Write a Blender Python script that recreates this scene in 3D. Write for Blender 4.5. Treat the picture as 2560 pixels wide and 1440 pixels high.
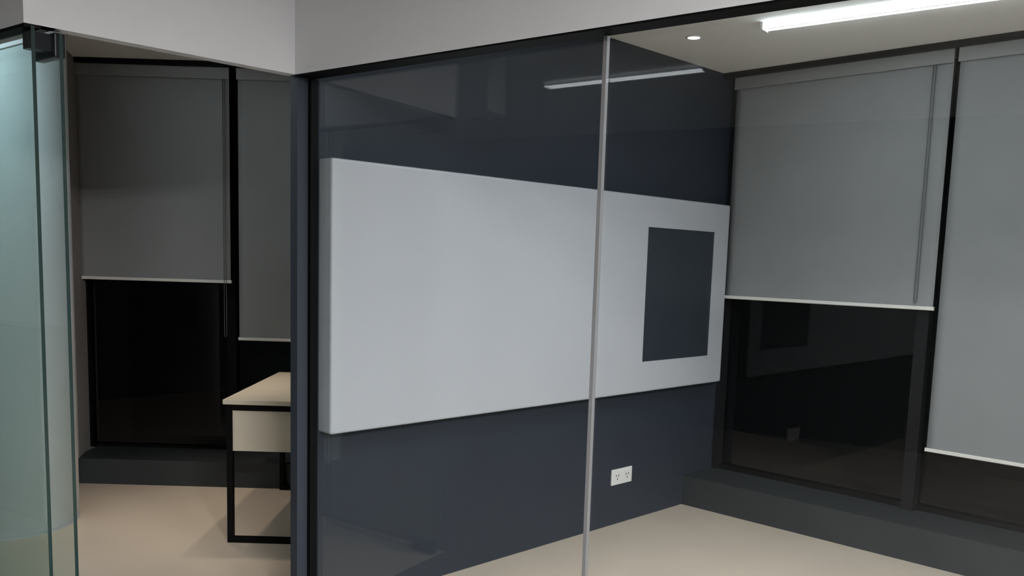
import bpy, bmesh, math
from mathutils import Vector, Matrix

# ------------------------------------------------------------------ reset
for o in list(bpy.data.objects):
    bpy.data.objects.remove(o, do_unlink=True)
scene = bpy.context.scene
C = scene.collection

# ------------------------------------------------------------------ camera
F_PX, CY = 2225.14, 923.15            # focal length and principal row in a 2560x1440 frame
PITCH, ROLL, YAW = 0.121955, 0.030369, 0.780981
cam_d = bpy.data.cameras.new('camera')
cam = bpy.data.objects.new('camera', cam_d)
C.objects.link(cam)
scene.camera = cam
cam_d.sensor_fit = 'HORIZONTAL'
cam_d.sensor_width = 36.0
cam_d.lens = 36.0 * F_PX / 2560.0
cam_d.shift_y = (CY - 720.0) / 2560.0
cam_d.clip_start = 0.05
fw = Vector((-math.sin(YAW) * math.cos(PITCH), math.cos(YAW) * math.cos(PITCH), -math.sin(PITCH)))
r0 = Vector((math.cos(YAW), math.sin(YAW), 0))
u0 = r0.cross(fw)
rr = math.cos(ROLL) * r0 + math.sin(ROLL) * u0
uu = -math.sin(ROLL) * r0 + math.cos(ROLL) * u0
M = Matrix(((rr.x, uu.x, -fw.x, 0), (rr.y, uu.y, -fw.y, 0), (rr.z, uu.z, -fw.z, 1.5), (0, 0, 0, 1)))
cam.matrix_world = M

# ------------------------------------------------------------------ world, exposure
world = bpy.data.worlds.new('night')
scene.world = world
world.use_nodes = True
world.node_tree.nodes['Background'].inputs[0].default_value = (0.02, 0.022, 0.028, 1)
world.node_tree.nodes['Background'].inputs[1].default_value = 0.06
vs = scene.view_settings
vs.view_transform = 'Standard'
vs.look = 'None'
vs.gamma = 1.0
vs.exposure = 0.0
vs.use_curve_mapping = False

# strengths of the lamps (built further down inside their fixtures)
LED_ROOM = 26.0         # twin-tube fitting in view inside the glass-fronted room
FILL_ROOM = 15.0      # unseen flush panels added in that room to light board and blinds
LED_HALL = 7.0         # linear hall fitting mirrored in the glass front
FILL_COLUMN = 90.0        # unseen twin-tube fill added behind the left glass to brighten the column
FILL_HALL = 215.0      # unseen square panels added in the hall to light the bulkheads
DOWN_ROOM = 30.0

# ------------------------------------------------------------------ materials
def srgb(r, g, b):
    f = lambda c: (c / 255 / 12.92) if c / 255 <= 0.04045 else ((c / 255 + 0.055) / 1.055) ** 2.4
    return (f(r), f(g), f(b), 1.0)

def mat(name, col, rough=0.6, metal=0.0, spec=0.5, var=0.06, scale=6.0, bump=0.0, bscale=200.0, coat=0.0):
    m = bpy.data.materials.new(name)
    m.use_nodes = True
    nt = m.node_tree
    b = nt.nodes['Principled BSDF']
    b.inputs['Roughness'].default_value = rough
    b.inputs['Metallic'].default_value = metal
    b.inputs['Specular IOR Level'].default_value = spec
    b.inputs['Coat Weight'].default_value = coat
    tc = nt.nodes.new('ShaderNodeTexCoord')
    nz = nt.nodes.new('ShaderNodeTexNoise')
    nz.inputs['Scale'].default_value = scale
    nz.inputs['Detail'].default_value = 4
    nt.links.new(tc.outputs['Object'], nz.inputs['Vector'])
    rp = nt.nodes.new('ShaderNodeMapRange')
    rp.inputs['From Min'].default_value = 0.3
    rp.inputs['From Max'].default_value = 0.7
    rp.inputs['To Min'].default_value = 1 - var
    rp.inputs['To Max'].default_value = 1 + var
    nt.links.new(nz.outputs['Fac'], rp.inputs['Value'])
    hs = nt.nodes.new('ShaderNodeHueSaturation')
    hs.inputs['Color'].default_value = col
    nt.links.new(rp.outputs['Result'], hs.inputs['Value'])
    nt.links.new(hs.outputs['Color'], b.inputs['Base Color'])
    if bump:
        n2 = nt.nodes.new('ShaderNodeTexNoise')
        n2.inputs['Scale'].default_value = bscale
        nt.links.new(tc.outputs['Object'], n2.inputs['Vector'])
        bp = nt.nodes.new('ShaderNodeBump')
        bp.inputs['Strength'].default_value = bump
        bp.inputs['Distance'].default_value = 0.002
        nt.links.new(n2.outputs['Fac'], bp.inputs['Height'])
        nt.links.new(bp.outputs['Normal'], b.inputs['Normal'])
    return m

def glass(name, tint, f0=0.04, gain=1.0):
    """clear architectural glass: Schlick reflection on both faces, tinted straight transmission"""
    m = bpy.data.materials.new(name)
    m.use_nodes = True
    nt = m.node_tree
    nt.nodes.remove(nt.nodes['Principled BSDF'])
    out = nt.nodes['Material Output']
    geo = nt.nodes.new('ShaderNodeNewGeometry')
    dot = nt.nodes.new('ShaderNodeVectorMath'); dot.operation = 'DOT_PRODUCT'
    nt.links.new(geo.outputs['Normal'], dot.inputs[0])
    nt.links.new(geo.outputs['Incoming'], dot.inputs[1])
    def mth(op, a, b=None):
        n = nt.nodes.new('ShaderNodeMath'); n.operation = op
        for i, v in enumerate((a, b)):
            if v is None: continue
            if isinstance(v, (int, float)): n.inputs[i].default_value = v
            else: nt.links.new(v, n.inputs[i])
        return n.outputs[0]
    c = mth('ABSOLUTE', dot.outputs['Value'])
    k = mth('POWER', mth('SUBTRACT', 1.0, c), 5.0)
    fr = mth('ADD', mth('MULTIPLY', k, 1 - f0), f0)
    fr = mth('MULTIPLY', fr, gain)
    tr = nt.nodes.new('ShaderNodeBsdfTransparent'); tr.inputs[0].default_value = tint
    gl = nt.nodes.new('ShaderNodeBsdfGlossy'); gl.inputs['Roughness'].default_value = 0.0
    gl.inputs['Color'].default_value = (1, 1, 1, 1)
    mx = nt.nodes.new('ShaderNodeMixShader')
    nt.links.new(fr, mx.inputs[0]); nt.links.new(tr.outputs[0], mx.inputs[1]); nt.links.new(gl.outputs[0], mx.inputs[2])
    nt.links.new(mx.outputs[0], out.inputs['Surface'])
    return m

def emit(name, col, strength):
    m = bpy.data.materials.new(name)
    m.use_nodes = True
    nt = m.node_tree
    nt.nodes.remove(nt.nodes['Principled BSDF'])
    e = nt.nodes.new('ShaderNodeEmission')
    e.inputs[0].default_value = col
    e.inputs[1].default_value = strength
    nt.links.new(e.outputs[0], nt.nodes['Material Output'].inputs['Surface'])
    return m

MT = {
    'bulkhead': mat('bulkhead_paint', srgb(212, 213, 216), 0.75, var=0.02, scale=1.5, bump=0.05),
    'ceiling': mat('ceiling_paint', srgb(238, 237, 231), 0.8, var=0.02, scale=2.0, bump=0.05),
    'floor': mat('beige_vinyl', srgb(222, 206, 188), 0.32, var=0.03, scale=2.5),
    'carpet': mat('grey_carpet', srgb(108, 107, 106), 0.95, var=0.1, scale=60.0, spec=0.05, bump=0.4, bscale=500.0),
    'accent': mat('navy_charcoal_paint', srgb(49, 55, 65), 0.6, var=0.04, scale=2.0, spec=0.25),
    'plinth': mat('dark_grey_laminate', srgb(54, 58, 60), 0.5, var=0.05, scale=4.0, spec=0.2),
    'black': mat('black_aluminium', srgb(9, 9, 10), 0.6, var=0.05, spec=0.12),
    'frame': mat('charcoal_aluminium', srgb(24, 24, 27), 0.5, var=0.05, spec=0.3),
    'white': mat('white_laminate', srgb(190, 193, 200), 0.35, var=0.012, scale=1.5),
    'panel': mat('dark_inset', srgb(46, 54, 63), 0.5, var=0.05, scale=3.0),
    'fabric': mat('grey_blind_fabric', srgb(146, 148, 150), 0.9, var=0.03, scale=3.0, spec=0.1, bump=0.25, bscale=900.0),
    'fascia': mat('grey_fascia', srgb(150, 151, 150), 0.6, var=0.02),
    'bar': mat('pale_bottom_bar', srgb(235, 233, 228), 0.4, var=0.01),
    'chain': mat('grey_bead_chain', srgb(95, 98, 98), 0.5, var=0.05),
    'column': mat('white_column_paint', srgb(230, 238, 246), 0.7, var=0.015, scale=2.0),
    'sidewall': mat('grey_room_paint', srgb(150, 146, 142), 0.8, var=0.03, scale=2.0),
    'hall': mat('hall_wall_paint', srgb(196, 196, 194), 0.8, var=0.02, scale=2.0),
    'hall_dark': mat('hall_dark_panel', srgb(54, 58, 58), 0.7, var=0.04, scale=2.0),
    'desk': mat('beige_desk_laminate', srgb(218, 208, 190), 0.45, var=0.03, scale=5.0),
    'plastic': mat('white_plastic', srgb(228, 228, 226), 0.4, var=0.01),
    'hole': mat('socket_dark', srgb(60, 60, 60), 0.6, var=0.02),
    'metal': mat('brushed_steel', srgb(130, 132, 134), 0.35, metal=0.8, var=0.05),
    'fitting': mat('dark_patch_fitting', srgb(38, 41, 44), 0.35, metal=0.6, var=0.06),
    'housing': mat('white_metal_housing', srgb(165, 170, 174), 0.4, var=0.01),
    'joint': mat('silicone_joint', srgb(122, 122, 124), 0.5, var=0.02),
    'glass': glass('clear_glass', (0.955, 0.97, 0.97, 1), 0.032),
    'green': glass('greenish_glass', (0.90, 0.955, 0.94, 1), 0.04),
    'night': glass('night_glass', (0.6, 0.6, 0.6, 1), 0.02, 0.6),
    'edge': mat('dark_green_glass_edge', srgb(30, 52, 50), 0.25, var=0.05),
    'led': emit('led_white', (0.86, 0.95, 1.0, 1), LED_ROOM),
    'fill_hall': emit('hall_fill_white', (1.0, 0.97, 0.95, 1), FILL_HALL),
    'fill_room': emit('room_fill_white', (0.86, 0.93, 1.0, 1), FILL_ROOM),
    'led_hall': emit('led_hall_white', (0.93, 0.97, 1.0, 1), LED_HALL),
    'fill_column': emit('column_fill_white', (0.84, 0.95, 1.0, 1), FILL_COLUMN),
    'down': emit('downlight_white', (1.0, 0.95, 0.88, 1), DOWN_ROOM),
    'down_warm': emit('downlight_warm', (1.0, 0.8, 0.6, 1), 8.0),
}

# ------------------------------------------------------------------ mesh helpers
def link(name, bm, m, base=(0, 0, 0), parent=None, smooth=False):
    me = bpy.data.meshes.new(name)
    bmesh.ops.recalc_face_normals(bm, faces=bm.faces[:])
    bmesh.ops.translate(bm, verts=bm.verts[:], vec=-Vector(base))
    bm.to_mesh(me); bm.free()
    for x in (m if isinstance(m, (list, tuple)) else [m]):
        me.materials.append(MT[x])
    if smooth:
        for p in me.polygons: p.use_smooth = True
    o = bpy.data.objects.new(name, me)
    C.objects.link(o)
    if parent is None:
        o.location = base
    else:
        o.parent = parent
    return o

def bevel(bm, w, seg=2):
    if w:
        bmesh.ops.bevel(bm, geom=bm.edges[:], offset=w, segments=seg, affect='EDGES', profile=0.5)

def prism(pts, z0, z1, bm=None):
    bm = bm or bmesh.new()
    a = [bm.verts.new((x, y, z0)) for x, y in pts]
    b = [bm.verts.new((x, y, z1)) for x, y in pts]
    n = len(pts)
    bm.faces.new(a[::-1]); bm.faces.new(b)
    for i in range(n):
        bm.faces.new((a[i], a[(i + 1) % n], b[(i + 1) % n], b[i]))
    return bm

def box(x0, x1, y0, y1, z0, z1, bm=None):
    return prism([(x0, y0), (x1, y0), (x1, y1), (x0, y1)], z0, z1, bm)

class Frame:
    """local axes on the plan: a runs along d, b along n (b grows into the room)"""
    def __init__(s, ox, oy, dx, dy, nx=None, ny=None):
        L = math.hypot(dx, dy)
        s.o = (ox, oy); s.d = (dx / L, dy / L)
        s.n = (-dy / L, dx / L) if nx is None else (nx, ny)
    def p(s, a, b):
        return (s.o[0] + s.d[0] * a + s.n[0] * b, s.o[1] + s.d[1] * a + s.n[1] * b)
    def v(s, a, b, z):
        return Vector((*s.p(a, b), z))
    def box(s, a0, a1, b0, b1, z0, z1, bm=None):
        return prism([s.p(a0, b0), s.p(a1, b0), s.p(a1, b1), s.p(a0, b1)], z0, z1, bm)

def tube(points, r, seg=8, bm=None, closed=False):
    bm = bm or bmesh.new()
    pts = [Vector(p) for p in points]
    rings = []
    n = len(pts)
    for i, p in enumerate(pts):
        if closed:
            t = (pts[(i + 1) % n] - pts[i - 1]).normalized()
        else:
            t = (pts[min(i + 1, n - 1)] - pts[max(i - 1, 0)]).normalized()
        h = Vector((0, 0, 1)) if abs(t.z) < 0.9 else Vector((1, 0, 0))
        s = t.cross(h).normalized(); q = t.cross(s)
        rings.append([bm.verts.new(p + r * (math.cos(2 * math.pi * k / seg) * s + math.sin(2 * math.pi * k / seg) * q)) for k in range(seg)])
    for i in range(n if closed else n - 1):
        A, B = rings[i], rings[(i + 1) % n]
        for k in range(seg):
            bm.faces.new((A[k], A[(k + 1) % seg], B[(k + 1) % seg], B[k]))
    if not closed:
        bm.faces.new(rings[0][::-1]); bm.faces.new(rings[-1])
    return bm

def lathe(prof, cx, cy, seg=48, bm=None, close=True):
    bm = bm or bmesh.new()
    rings = [[bm.verts.new((cx + r * math.cos(2 * math.pi * k / seg), cy + r * math.sin(2 * math.pi * k / seg), z)) for k in range(seg)] for r, z in prof]
    for A, B in zip(rings, rings[1:]):
        for k in range(seg):
            bm.faces.new((A[k], A[(k + 1) % seg], B[(k + 1) % seg], B[k]))
    if close:
        bm.faces.new(rings[0][::-1]); bm.faces.new(rings[-1])
    return bm

def structure(o, label=None):
    o['kind'] = 'structure'
    if label: o['label'] = label
    return o

def thing(name, base, label, cat, group=None):
    o = bpy.data.objects.new(name, None)
    o.empty_display_size = 0.1
    C.objects.link(o)
    o.location = base
    o['label'] = label; o['category'] = cat
    if group: o['group'] = group
    return o

# ------------------------------------------------------------------ key dimensions (metres; camera stands at 0,0,1.5)
WX = -3.089                     # face of the accent partition and of the wall over the door
BY = 5.05                       # window glass of the meeting room
HC = 2.675                      # room ceilings
HB = 2.18                       # underside of the bulkheads
HH = 2.74                       # hall ceiling
SL = 0.133                      # the glass front runs slightly askew
XR = 0.9                        # right wall of the meeting room
front = lambda x: 1.962 + SL * (x - WX)
face = lambda x: 1.888 + 0.134 * (x - WX)
left = lambda x: 0.964 + SL * (x - WX)
S45 = math.sqrt(0.5)
# side-room window wall: a runs along (0.705,0.71); offset n.P with n = (-0.71,0.705)
NW = (-0.710, 0.705); DW = (0.705, 0.710)
def side_frame(c):
    # b grows from the wall into the room
    return Frame(NW[0] * c, NW[1] * c, DW[0], DW[1], -NW[0], -NW[1])

# ------------------------------------------------------------------ setting
# beige floor of the two rooms; the hall this side of the glass has a grey carpet
structure(link('floor', prism([(-9, left(-9)), (WX, left(WX)), (WX, front(WX)), (3.2, front(3.2)), (3.2, 7.2), (-9, 7.2)], -0.06, 0.0), 'floor'))
structure(link('floor.001', prism([(-9, -3.4), (3.2, -3.4), (3.2, front(3.2)), (WX, front(WX)), (WX, left(WX)), (-9, left(-9))], -0.06, 0.0), 'carpet'))

# accent partition (dark wall carrying the white board)
structure(link('wall_partition', box(WX - 0.05, WX, 1.899, 5.25, 0, HC), 'accent'), 'dark charcoal partition wall behind the white board')
# bulkheads over glass front, doorway and side glass
structure(link('wall_bulkhead_front', prism([(WX, face(WX)), (XR, face(XR)), (XR, front(XR) + 0.008), (WX, front(WX) + 0.008)], HB, HH + 0.1), 'bulkhead'))
structure(link('wall_bulkhead_door', box(WX - 0.05, WX, 0.938, face(WX) + 0.001, HB, HH + 0.1), 'bulkhead'))
lb = lambda x: 0.938 + 0.14 * (x - WX)
structure(link('wall_bulkhead_left', prism([(-8.5, lb(-8.5)), (WX - 0.001, lb(WX)), (WX - 0.001, lb(WX) + 0.1), (-8.5, lb(-8.5) + 0.1)], HB, HH + 0.1), 'bulkhead'))
# meeting room shell
structure(link('ceiling', prism([(WX, front(WX)), (XR, front(XR)), (XR, BY + 0.15), (WX, BY + 0.15)], HC, HC + 0.05), 'ceiling'), 'pale ceiling of the glass-fronted room')
structure(link('wall_right', box(XR, XR + 0.1, 2.2, BY + 0.2, 0, HC), 'hall'))
# side room shell
fb = side_frame(5.96)
cA = fb.p(-2.80, 0); cB = (-5.862, 2.010)
structure(link('ceiling.001', prism([(WX - 0.05, lb(WX) + 0.1), (WX - 0.05, 5.25), fb.p(1.5, -0.1), fb.p(-4.9, -0.1), (-8.3, lb(-8.3) + 0.1)], HC, HC + 0.05), 'ceiling'), 'dim ceiling of the room beyond the doorway')
fl2 = side_frame(5.576)
structure(link('wall_left', prism([fl2.p(-2.70, 0), fb.p(-2.80, 0), fb.p(-2.80, -0.12), fb.p(-5.0, -0.12), fl2.p(-5.0, 0)], 0, HC), 'sidewall'))
structure(link('wall_back', box(-8.4, -8.3, -3.4, 2.0, 0, HH), 'hall'))
structure(link('column', lathe([(0.387, 0), (0.387, HC)], -5.29, 1.406, 72), 'column', smooth=False), 'round white column behind the glass on the left')
for p in bpy.data.objects['column'].data.polygons:
    p.use_smooth = abs(p.normal.z) < 0.5
structure(link('baseboard_column', lathe([(0.387, 0), (0.391, 0.0), (0.391, 0.012), (0.387, 0.012)], -5.29, 1.406, 72, close=False), 'white'))

# hall on the camera's side (seen only mirrored in the glass)
structure(link('ceiling.002', prism([(-8.4, -3.4), (3.1, -3.4), (3.1, face(3.1) + 0.02), (WX, face(WX) + 0.02), (WX, lb(WX) + 0.02), (-8.4, lb(-8.4) + 0.02)], HH, HH + 0.05), 'ceiling'), 'pale hall ceiling')
structure(link('wall_rear', box(-8.4, 3.1, -3.5, -3.4, 0, HH), 'hall_dark'))
structure(link('wall_hall_right', box(3.1, 3.2, -3.4, 3.2, 0, HH), 'hall_dark'))
structure(link('wall_hall_front', prism([(XR + 0.1, face(XR + 0.1)), (3.1, face(3.1)), (3.1, face(3.1) + 0.1), (XR + 0.1, face(XR + 0.1) + 0.1)], 0, HH), 'hall'))
op = lambda x: -0.077 + 0.058 * (x + 3.54)
structure(link('wall_bulkhead_opposite', prism([(-8.3, op(-8.3)), (-3.54, op(-3.54)), (-3.54, op(-3.54) - 0.2), (-8.3, op(-8.3) - 0.2)], 2.40, HH), 'bulkhead'))
structure(link('wall_opposite', prism([(-8.3, op(-8.3) - .02), (-4.9, op(-4.9) - .02), (-4.9, op(-4.9) - 0.18), (-8.3, op(-8.3) - 0.18)], 0, 2.40), 'hall'))
structure(link('baseboard_opposite', prism([(-8.3, op(-8.3)), (-4.9, op(-4.9)), (-4.9, op(-4.9) - 0.02), (-8.3, op(-8.3) - 0.02)], 0, 1.06), 'hall_dark'))

# window ledges
structure(link('trim_1', box(WX, XR, 4.675, BY + 0.06, 0, 0.187), 'plinth'), 'dark grey boxed ledge under the windows on the right')
e = structure(link('trim_2', fl2.box(-2.75, 1.0, -0.50, 0, 0, 0.163), 'plinth'), 'dark grey boxed ledge beyond the doorway')

# window_1 : night window of the meeting room
w1 = bpy.data.objects.new('window_1', None); C.objects.link(w1); w1.location = (-1.1, BY, 0.187)
structure(w1, 'dark night window behind the two long blinds on the right')
wb = (-1.1, BY, 0.187)
mull = [(-3.085, -3.05), (-1.862, -1.795), (-0.55, -0.485), (XR - 0.04, XR)]
for i, (x0, x1) in enumerate(mull):
    link('mullion', box(x0, x1, BY - 0.055, BY + 0.05, 0.187, HC), 'frame', wb, w1)
link('frame_rail', box(-3.05, XR, BY - 0.02, BY + 0.05, 0.187, 0.215), 'black', wb, w1)
link('frame_rail', box(-3.05, XR, BY - 0.03, BY + 0.05, HC - 0.05, HC), 'black', wb, w1)
for (a, b_) in ((0, 1), (1, 2), (2, 3)):
    link('pane', box(mull[a][1] - 0.01, mull[b_][0] + 0.01, BY + 0.01, BY + 0.018, 0.20, HC - 0.03), 'night', wb, w1)

# window_2 : side-room night window (45 degrees to the rest)
w2 = bpy.data.objects.new('window_2', None); C.objects.link(w2)
wb2 = (*fb.p(-1.8, 0), 0.163); w2.location = wb2
structure(w2, 'dark night window beyond the doorway')
for a0, a1 in ((-2.82, -2.78), (-1.86, -1.80), (-0.62, -0.56), (0.9, 0.96)):
    link('mullion', fb.box(a0, a1, -0.05, 0.03, 0.163, HC), 'black', wb2, w2)
link('frame_rail', fb.box(-2.8, 0.96, -0.05, 0.01, 0.163, 0.18), 'black', wb2, w2)
link('frame_rail', fb.box(-2.8, 0.96, -0.05, 0.01, HC - 0.05, HC), 'black', wb2, w2)
for a0, a1 in ((-2.79, -1.85), (-1.81, -0.61), (-0.57, 0.91)):
    link('pane', fb.box(a0, a1, -0.018, -0.01, 0.17, HC - 0.03), 'night', wb2, w2)

# ceiling shadow line at the window heads
structure(link('trim_3', box(WX, XR, 4.88, 4.925, HC - 0.028, HC), 'black'))
fs = side_frame(5.82)
structure(link('trim_4', fs.box(-2.85, 1.2, 0.03, 0.075, HC - 0.028, HC), 'black'))

# ------------------------------------------------------------------ glass front of the meeting room
gf = Frame(WX, front(WX), 1, SL)
gl = lambda x: (x - WX) * math.hypot(1, SL)
gp = thing('glass_partition', (WX + 1.5, front(WX + 1.5), 0), 'long clear glass front of the room with the white board', 'glass partition')
gb = (WX + 1.5, front(WX + 1.5), 0)
sx = gl(-1.763)
for a0, a1 in ((0.012, sx - 0.004), (sx + 0.004, sx + 1.35), (sx + 1.358, gl(XR))):
    link('glass_pane', gf.box(a0, a1, -0.006, 0.006, 0.01, HB - 0.005), 'glass', gb, gp)
for a in (sx, sx + 1.354):
    link('joint_strip', gf.box(a - 0.0065, a + 0.0065, -0.008, 0.008, 0.0, HB - 0.008), 'joint', gb, gp)
link('top_channel', prism([(WX, face(WX) + 0.001), (XR, face(XR) + 0.001), (XR, front(XR) + 0.007), (WX, front(WX) + 0.007)], HB - 0.006, HB), 'black', gb, gp)
link('side_channel', box(WX, WX + 0.022, 1.946, 1.980, 0, HB - 0.01), 'black', gb, gp)
link('floor_channel', gf.box(0.02, gl(XR), -0.012, 0.012, 0, 0.012), 'metal', gb, gp)

# fixed glass on the left with its track
gq = thing('glass_partition', (-4.2, left(-4.2), 0), 'greenish fixed glass panel at the far left edge under a black track', 'glass partition')
gqb = (-4.2, left(-4.2), 0)
lf = Frame(WX - 0.002, left(WX), -1, -SL)
def glass_leaf(name, fr, a0, a1, t, z0, z1, base, parent):
    bm = fr.box(a0, a1, -t / 2, t / 2, z0, z1)
    o = link(name, bm, ('green', 'edge'), base, parent)
    n = Vector((fr.n[0], fr.n[1], 0))
    for p in o.data.polygons:
        if abs(p.normal.dot(n)) < 0.7: p.material_index = 1
    return o
glass_leaf('glass_pane', lf, 0.0, 1.5, 0.012, 0.01, HB - 0.004, gqb, gq)
glass_leaf('glass_pane', lf, 1.508, 4.2, 0.012, 0.01, HB - 0.004, gqb, gq)
link('top_channel', prism([(-8.3, lb(-8.3) + 0.002), (WX - 0.003, lb(WX) + 0.002), (WX - 0.003, lb(WX) + 0.05), (-8.3, lb(-8.3) + 0.05)], HB - 0.010, HB), 'black', gqb, gq)

# open glass door leaf, swung back beside the fixed glass
df = Frame(WX - 0.004, 1.046, -1, -SL)
dr = thing('glass_door', (WX - 0.02, 1.046, 0), 'frameless glass door swung open at the left of the doorway', 'door')
db = (WX - 0.02, 1.046, 0)
glass_leaf('door_leaf', df, 0.0, 0.80, 0.012, 0.012, HB - 0.012, db, dr)
bm = df.box(0.006, 0.15, -0.017, 0.017, HB - 0.085, HB - 0.010); bevel(bm, 0.004)
pf = link('patch_fitting', bm, 'fitting', db, dr)
link('pivot', df.box(0.03, 0.07, -0.012, 0.085, HB - 0.068, HB - 0.014), 'fitting', db, pf)
bm = df.box(0.006, 0.15, -0.017, 0.017, 0.005, 0.08); bevel(bm, 0.004)
link('patch_fitting', bm, 'fitting', db, dr)

# ------------------------------------------------------------------ white board on the accent wall
bx0, bx1 = WX, -3.000
by0, by1, bz0, bz1 = 1.998, 4.905, 0.777, 1.876
iy0, iy1, iz0, iz1 = 4.070, 4.747, 0.951, 1.706
wbd = thing('white_board', (bx0, (by0 + by1) / 2, bz0), 'long white wall board with a square dark inset near the window', 'wall board')
bb = (bx0, (by0 + by1) / 2, bz0)
bm = bmesh.new()
ys = [by0, iy0, iy1, by1]; zs = [bz0, iz0, iz1, bz1]
g = {}
for X in (bx0 + 0.001, bx1):
    for i in range(4):
        for j in range(4):
            g[X, i, j] = bm.verts.new((X, ys[i], zs[j]))
B0, B1 = bx0 + 0.001, bx1
for i in range(3):
    for j in range(3):
        if (i, j) != (1, 1):
            for X in (B0, B1):
                bm.faces.new((g[X, i, j], g[X, i + 1, j], g[X, i + 1, j + 1], g[X, i, j + 1]))
def side(i, j, k, l):
    bm.faces.new((g[B0, i, j], g[B0, k, l], g[B1, k, l], g[B1, i, j]))
for i in range(3):
    side(i, 0, i + 1, 0); side(i, 3, i + 1, 3); side(0, i, 0, i + 1); side(3, i, 3, i + 1)
side(1, 1, 2, 1); side(1, 2, 2, 2); side(1, 1, 1, 2); side(2, 1, 2, 2)
bmesh.ops.recalc_face_normals(bm, faces=bm.faces[:])
eds = [e for e in bm.edges if len(e.link_faces) == 2 and e.calc_face_angle(0) > 1.0 and abs(e.verts[0].co.x - e.verts[1].co.x) + 0 < 1 and max(v.co.x for v in e.verts) > bx1 - 0.001
       and (all(v.co.y < by0 + 0.001 for v in e.verts) or all(v.co.y > by1 - 0.001 for v in e.verts) or all(v.co.z < bz0 + 0.001 for v in e.verts) or all(v.co.z > bz1 - 0.001 for v in e.verts))]
bmesh.ops.bevel(bm, geom=eds, offset=0.010, segments=3, affect='EDGES', profile=0.5)
link('board', bm, 'white', bb, wbd)
link('dark_inset', box(bx0 + 0.002, bx1 - 0.006, iy0, iy1, iz0, iz1), 'panel', bb, wbd)['label'] = 'square dark charcoal inset panel'

# double socket on the accent wall
oy, oz = 4.037, 0.282
so = thing('power_outlet', (WX, oy, oz - 0.046), 'small white double socket low on the dark wall', 'power outlet')
sb = (WX, oy, oz - 0.046)
bm = box(WX, WX + 0.010, oy - 0.093, oy + 0.093, oz - 0.046, oz + 0.046); bevel(bm, 0.003)
link('cover_plate', bm, 'plastic', sb, so)
for k in (-1, 1):
    c = oy + k * 0.045
    s_ = link('socket', box(WX + 0.010, WX + 0.012, c - 0.033, c + 0.033, oz - 0.03, oz + 0.03), 'plastic', sb, so)
    bm = bmesh.new()
    for dy, dz in ((-0.011, 0.008), (0.011, 0.008), (0, -0.012)):
        box(WX + 0.012, WX + 0.0125, c + dy - 0.003, c + dy + 0.003, oz + dz - 0.006, oz + dz + 0.006, bm)
    link('slot', bm, 'hole', sb, s_)

# ------------------------------------------------------------------ roller blinds
def roller_blind(fr, a0, a1, zt, zb, label, group, chain_a, chain_z):
    """fr: frame whose b=0 is the fabric plane, b grows into the room"""
    base = (*fr.p((a0 + a1) / 2, 0), zb)
    t = thing('roller_blind', base, label, 'blind', group)
    # gently waving fabric sheet with thickness
    bm = bmesh.new()
    N = 28
    top, bot = zt - 0.03, zb + 0.018
    rows = []
    for b in (-0.0006, 0.0006):
        row = []
        for j in (0, 1, 2, 3, 4):
            z = top + (bot - top) * j / 4
            row.append([bm.verts.new(fr.v(a0 + (a1 - a0) * i / N, b + 0.0012 * math.sin(i * 1.3 + a0 * 7) * j / 4, z)) for i in range(N + 1)])
        rows.append(row)
    for row in rows:
        for j in range(4):
            for i in range(N):
                bm.faces.new((row[j][i], row[j][i + 1], row[j + 1][i + 1], row[j + 1][i]))
    for j in range(4):
        for i in (0, N):
            bm.faces.new((rows[0][j][i], rows[0][j + 1][i], rows[1][j + 1][i], rows[1][j][i]))
    link('fabric', bm, 'fabric', base, t, smooth=True)
    # bottom bar with end caps
    bm = fr.box(a0 - 0.004, a1 + 0.004, -0.008, 0.009, zb, zb + 0.020); bevel(bm, 0.004)
    br = link('bottom_bar', bm, 'bar', base, t)
    for a in (a0 - 0.006, a1 + 0.003):
        link('end_cap', fr.box(a, a + 0.003, -0.008, 0.009, zb, zb + 0.020), 'plastic', base, br)
    # roll of fabric, brackets, chain
    bm = tube([fr.v(a0 + 0.0, -0.026, zt - 0.032), fr.v(a1 - 0.0, -0.026, zt - 0.032)], 0.0255, 20)
    link('fabric_roll', bm, 'fabric', base, t, smooth=True)
    for a in (a0 - 0.008, a1 + 0.004):
        link('bracket', fr.box(a, a + 0.004, -0.055, 0.004, zt - 0.062, zt), 'black', base, t)
    bm = fr.box(a0 - 0.004, a1 + 0.004, 0.016, 0.020, zt - 0.088, zt - 0.018)
    link('fascia', bm, 'fascia', base, t)
    pts = [fr.v(chain_a, 0.014, z) for z in (zt - 0.05, (zt + chain_z) / 2, chain_z + 0.03)]
    pts += [fr.v(chain_a + 0.007 * (1 - math.cos(q)), 0.014 + 0.0 * q, chain_z + 0.03 - 0.012 * math.sin(q)) for q in (0.8, 1.57, 2.34)]
    pts += [fr.v(chain_a + 0.014, 0.014, z) for z in (chain_z + 0.03, (zt + chain_z) / 2, zt - 0.05)]
    link('pull_chain', tube(pts, 0.0024, 6), 'chain', base, t, smooth=True)
    return t

rb = Frame(0, 4.955, 1, 0, 0, -1)
G1 = 'roller blinds in the glass-fronted room'
roller_blind(rb, -3.035, -1.765, HC - 0.008, 1.300, 'grey roller blind half lowered beside the white board', G1, -1.862, 1.32)
roller_blind(rb, -1.735, -0.490, HC - 0.008, 0.540, 'grey roller blind lowered almost to the ledge at the right edge', G1, -0.55, 0.9)
G2 = 'roller blinds beyond the doorway'
sbf = side_frame(5.82)
roller_blind(sbf, -2.775, -1.800, HC - 0.008, 1.295, 'grey roller blind half lowered beyond the doorway beside the column', G2, -1.838, 0.93)
roller_blind(sbf, -1.745, -0.62, HC - 0.008, 0.925, 'lower hanging grey roller blind beyond the doorway above the desk', G2, -0.68, 0.9)

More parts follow.
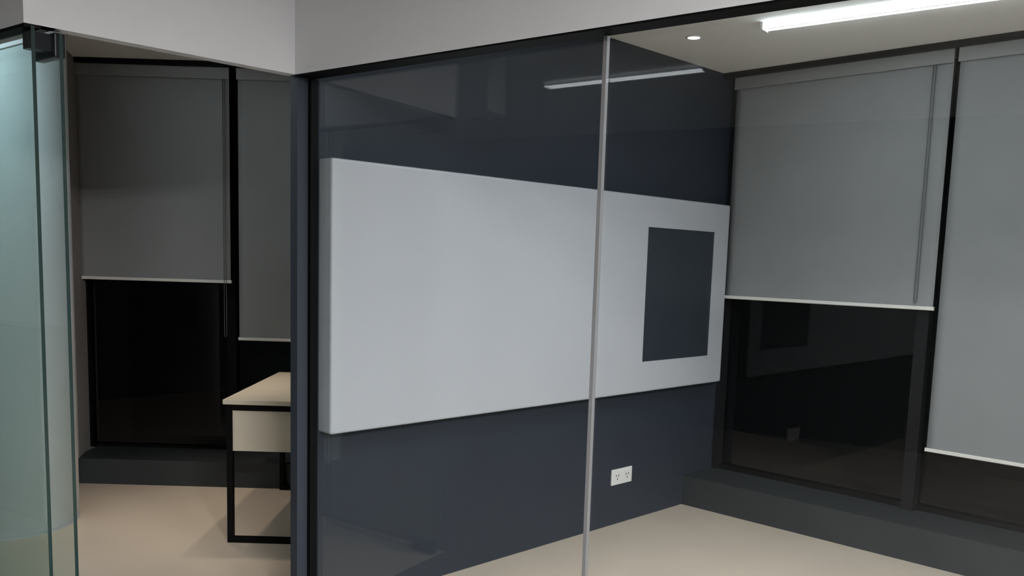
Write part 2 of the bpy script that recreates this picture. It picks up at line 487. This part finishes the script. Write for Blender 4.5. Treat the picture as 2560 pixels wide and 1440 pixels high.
# ------------------------------------------------------------------ desk beyond the doorway
dk = side_frame(0)                      # a = s, b = -c
D = lambda a0, a1, c0, c1, z0, z1, bm=None: dk.box(a0, a1, -c0, -c1, z0, z1, bm)
base = (*dk.p(-0.83, -5.04), 0)
desk = thing('desk', base, 'beige office desk on a black square-tube frame beyond the doorway', 'desk')
s0, s1, c0, c1 = -1.432, -0.23, 4.478, 5.60
bm = D(s0, s1, c0, c1, 0.727, 0.752); bevel(bm, 0.003)
link('desk_top', bm, 'desk', base, desk)
for cc in (4.484, 5.545):
    for ss in (-1.415, -0.277):
        link('leg', D(ss, ss + 0.03, cc, cc + 0.03, 0, 0.727), 'black', base, desk)
    link('floor_rail', D(-1.385, -0.277, cc, cc + 0.03, 0.0, 0.030), 'black', base, desk)
    link('top_rail', D(-1.385, -0.277, cc, cc + 0.03, 0.697, 0.727), 'black', base, desk)
for ss in (-1.415, -0.277):
    link('side_rail', D(ss, ss + 0.03, 4.514, 5.545, 0.697, 0.727), 'black', base, desk)
link('modesty_panel', D(-1.385, -0.277, 4.492, 4.510, 0.485, 0.697), 'desk', base, desk)['label'] = 'beige front panel under the desk top'

# ------------------------------------------------------------------ lamps
def linear_light(x, y, z, length, led, label, group, width=0.072):
    """twin-tube batten: shallow white body under the ceiling, two bare tubes, axis parallel to the glass front"""
    fr = Frame(x, y, 1, SL)
    base = (*fr.p(length / 2, 0), z)
    t = thing('linear_ceiling_light', base, label, 'ceiling light', group)
    w = width / 2
    link('housing', fr.box(0, length, -0.012, 0.012, z - 0.022, z), 'housing', base, t)
    for s in (-1, 1):
        bm = tube([fr.v(0.012, s * (w - 0.009), z - 0.026), fr.v(length - 0.012, s * (w - 0.009), z - 0.026)], 0.0042, 10)
        link('tube', bm, led, base, t)
    for a in (0, length - 0.012):
        link('end_holder', fr.box(a, a + 0.012, -w, w, z - 0.036, z), 'plastic', base, t)
    return t

LG = 'linear ceiling lights'
linear_light(-2.335, 4.015, HC, 1.22, 'led', 'long thin bright ceiling light inside the glass-fronted room', LG)
linear_light(-3.66, -1.06, HH, 1.22, 'led_hall', 'linear hall light mirrored as a streak in the glass front', LG)

linear_light(-4.95, 1.02, HC, 0.9, 'fill_column', 'unseen linear fill light added to brighten the column', LG)  # added fill, hidden above the bulkhead edge, so the column reads bright

def fill_panel(x, y, z, w, lm, label, group):  # added fill panels, all out of view: light for bulkheads, board, blinds
    base = (x, y, z)
    t = thing('fill_light_panel', base, label, 'ceiling light', group)
    bm = bmesh.new()
    for q in ((x - w, x + w, y - w, y - w + 0.02), (x - w, x + w, y + w - 0.02, y + w), (x - w, x - w + 0.02, y - w + 0.02, y + w - 0.02), (x + w - 0.02, x + w, y - w + 0.02, y + w - 0.02)):
        box(*q, z - 0.012, z, bm)
    link('frame', bm, 'housing', base, t)
    link('diffuser', box(x - w + 0.02, x + w - 0.02, y - w + 0.02, y + w - 0.02, z - 0.008, z), lm, base, t)
PG = 'added square fill panels'
for x, y, w_ in ((1.25, 0.35, 'just right of the camera'), (2.0, 1.3, 'by the far right hall wall'), (2.0, -0.6, 'behind and right of the camera')):
    fill_panel(x, y, HH, 0.30, 'fill_hall', 'unseen fill light panel added in the hall ' + w_, PG)
for x, y, w_ in ((-1.55, 3.35, 'nearer the white board'), (-0.4, 3.0, 'nearer the right wall')):
    fill_panel(x, y, HC, 0.30, 'fill_room', 'unseen fill light panel added inside the glass front ' + w_, PG)

def downlight(x, y, z, r, led, label):
    base = (x, y, z)
    t = thing('downlight', base, label, 'downlight')
    bm = lathe([(r + 0.012, z), (r + 0.012, z - 0.004), (r, z - 0.006), (r - 0.002, z - 0.002)], x, y, 32, close=False)
    link('trim_ring', bm, 'plastic', base, t, smooth=True)
    link('lens', lathe([(r - 0.002, z - 0.001), (r - 0.002, z - 0.004)], x, y, 32), led, base, t)
    return t
downlight(-2.739, 4.027, HC, 0.032, 'down', 'small round bright downlight beside the long ceiling light')
def can_light(x, y, watts, angle, label):
    base = (x, y, HC)
    t = thing('can_light', base, label, 'downlight', 'warm can lights')
    bm = lathe([(0.056, HC), (0.056, HC - 0.11), (0.050, HC - 0.11), (0.050, HC - 0.01)], x, y, 32, close=False)
    link('can', bm, 'plastic', base, t, smooth=False)
    link('lens', lathe([(0.049, HC - 0.012), (0.049, HC - 0.010)], x, y, 32), 'down_warm', base, t)
    ld = bpy.data.lights.new('can_lamp', 'SPOT')
    ld.energy = watts; ld.color = (1.0, 0.84, 0.66)
    ld.spot_size = math.radians(angle); ld.spot_blend = 0.8; ld.shadow_soft_size = 0.04
    lo = bpy.data.objects.new('can_lamp', ld); C.objects.link(lo); lo.parent = t
    lo.location = (0, 0, -0.10)
can_light(-4.80, 2.24, 33, 50, 'warm can light beyond the doorway nearer the column')
can_light(-4.36, 2.80, 36, 60, 'warm can light beyond the doorway above the desk')
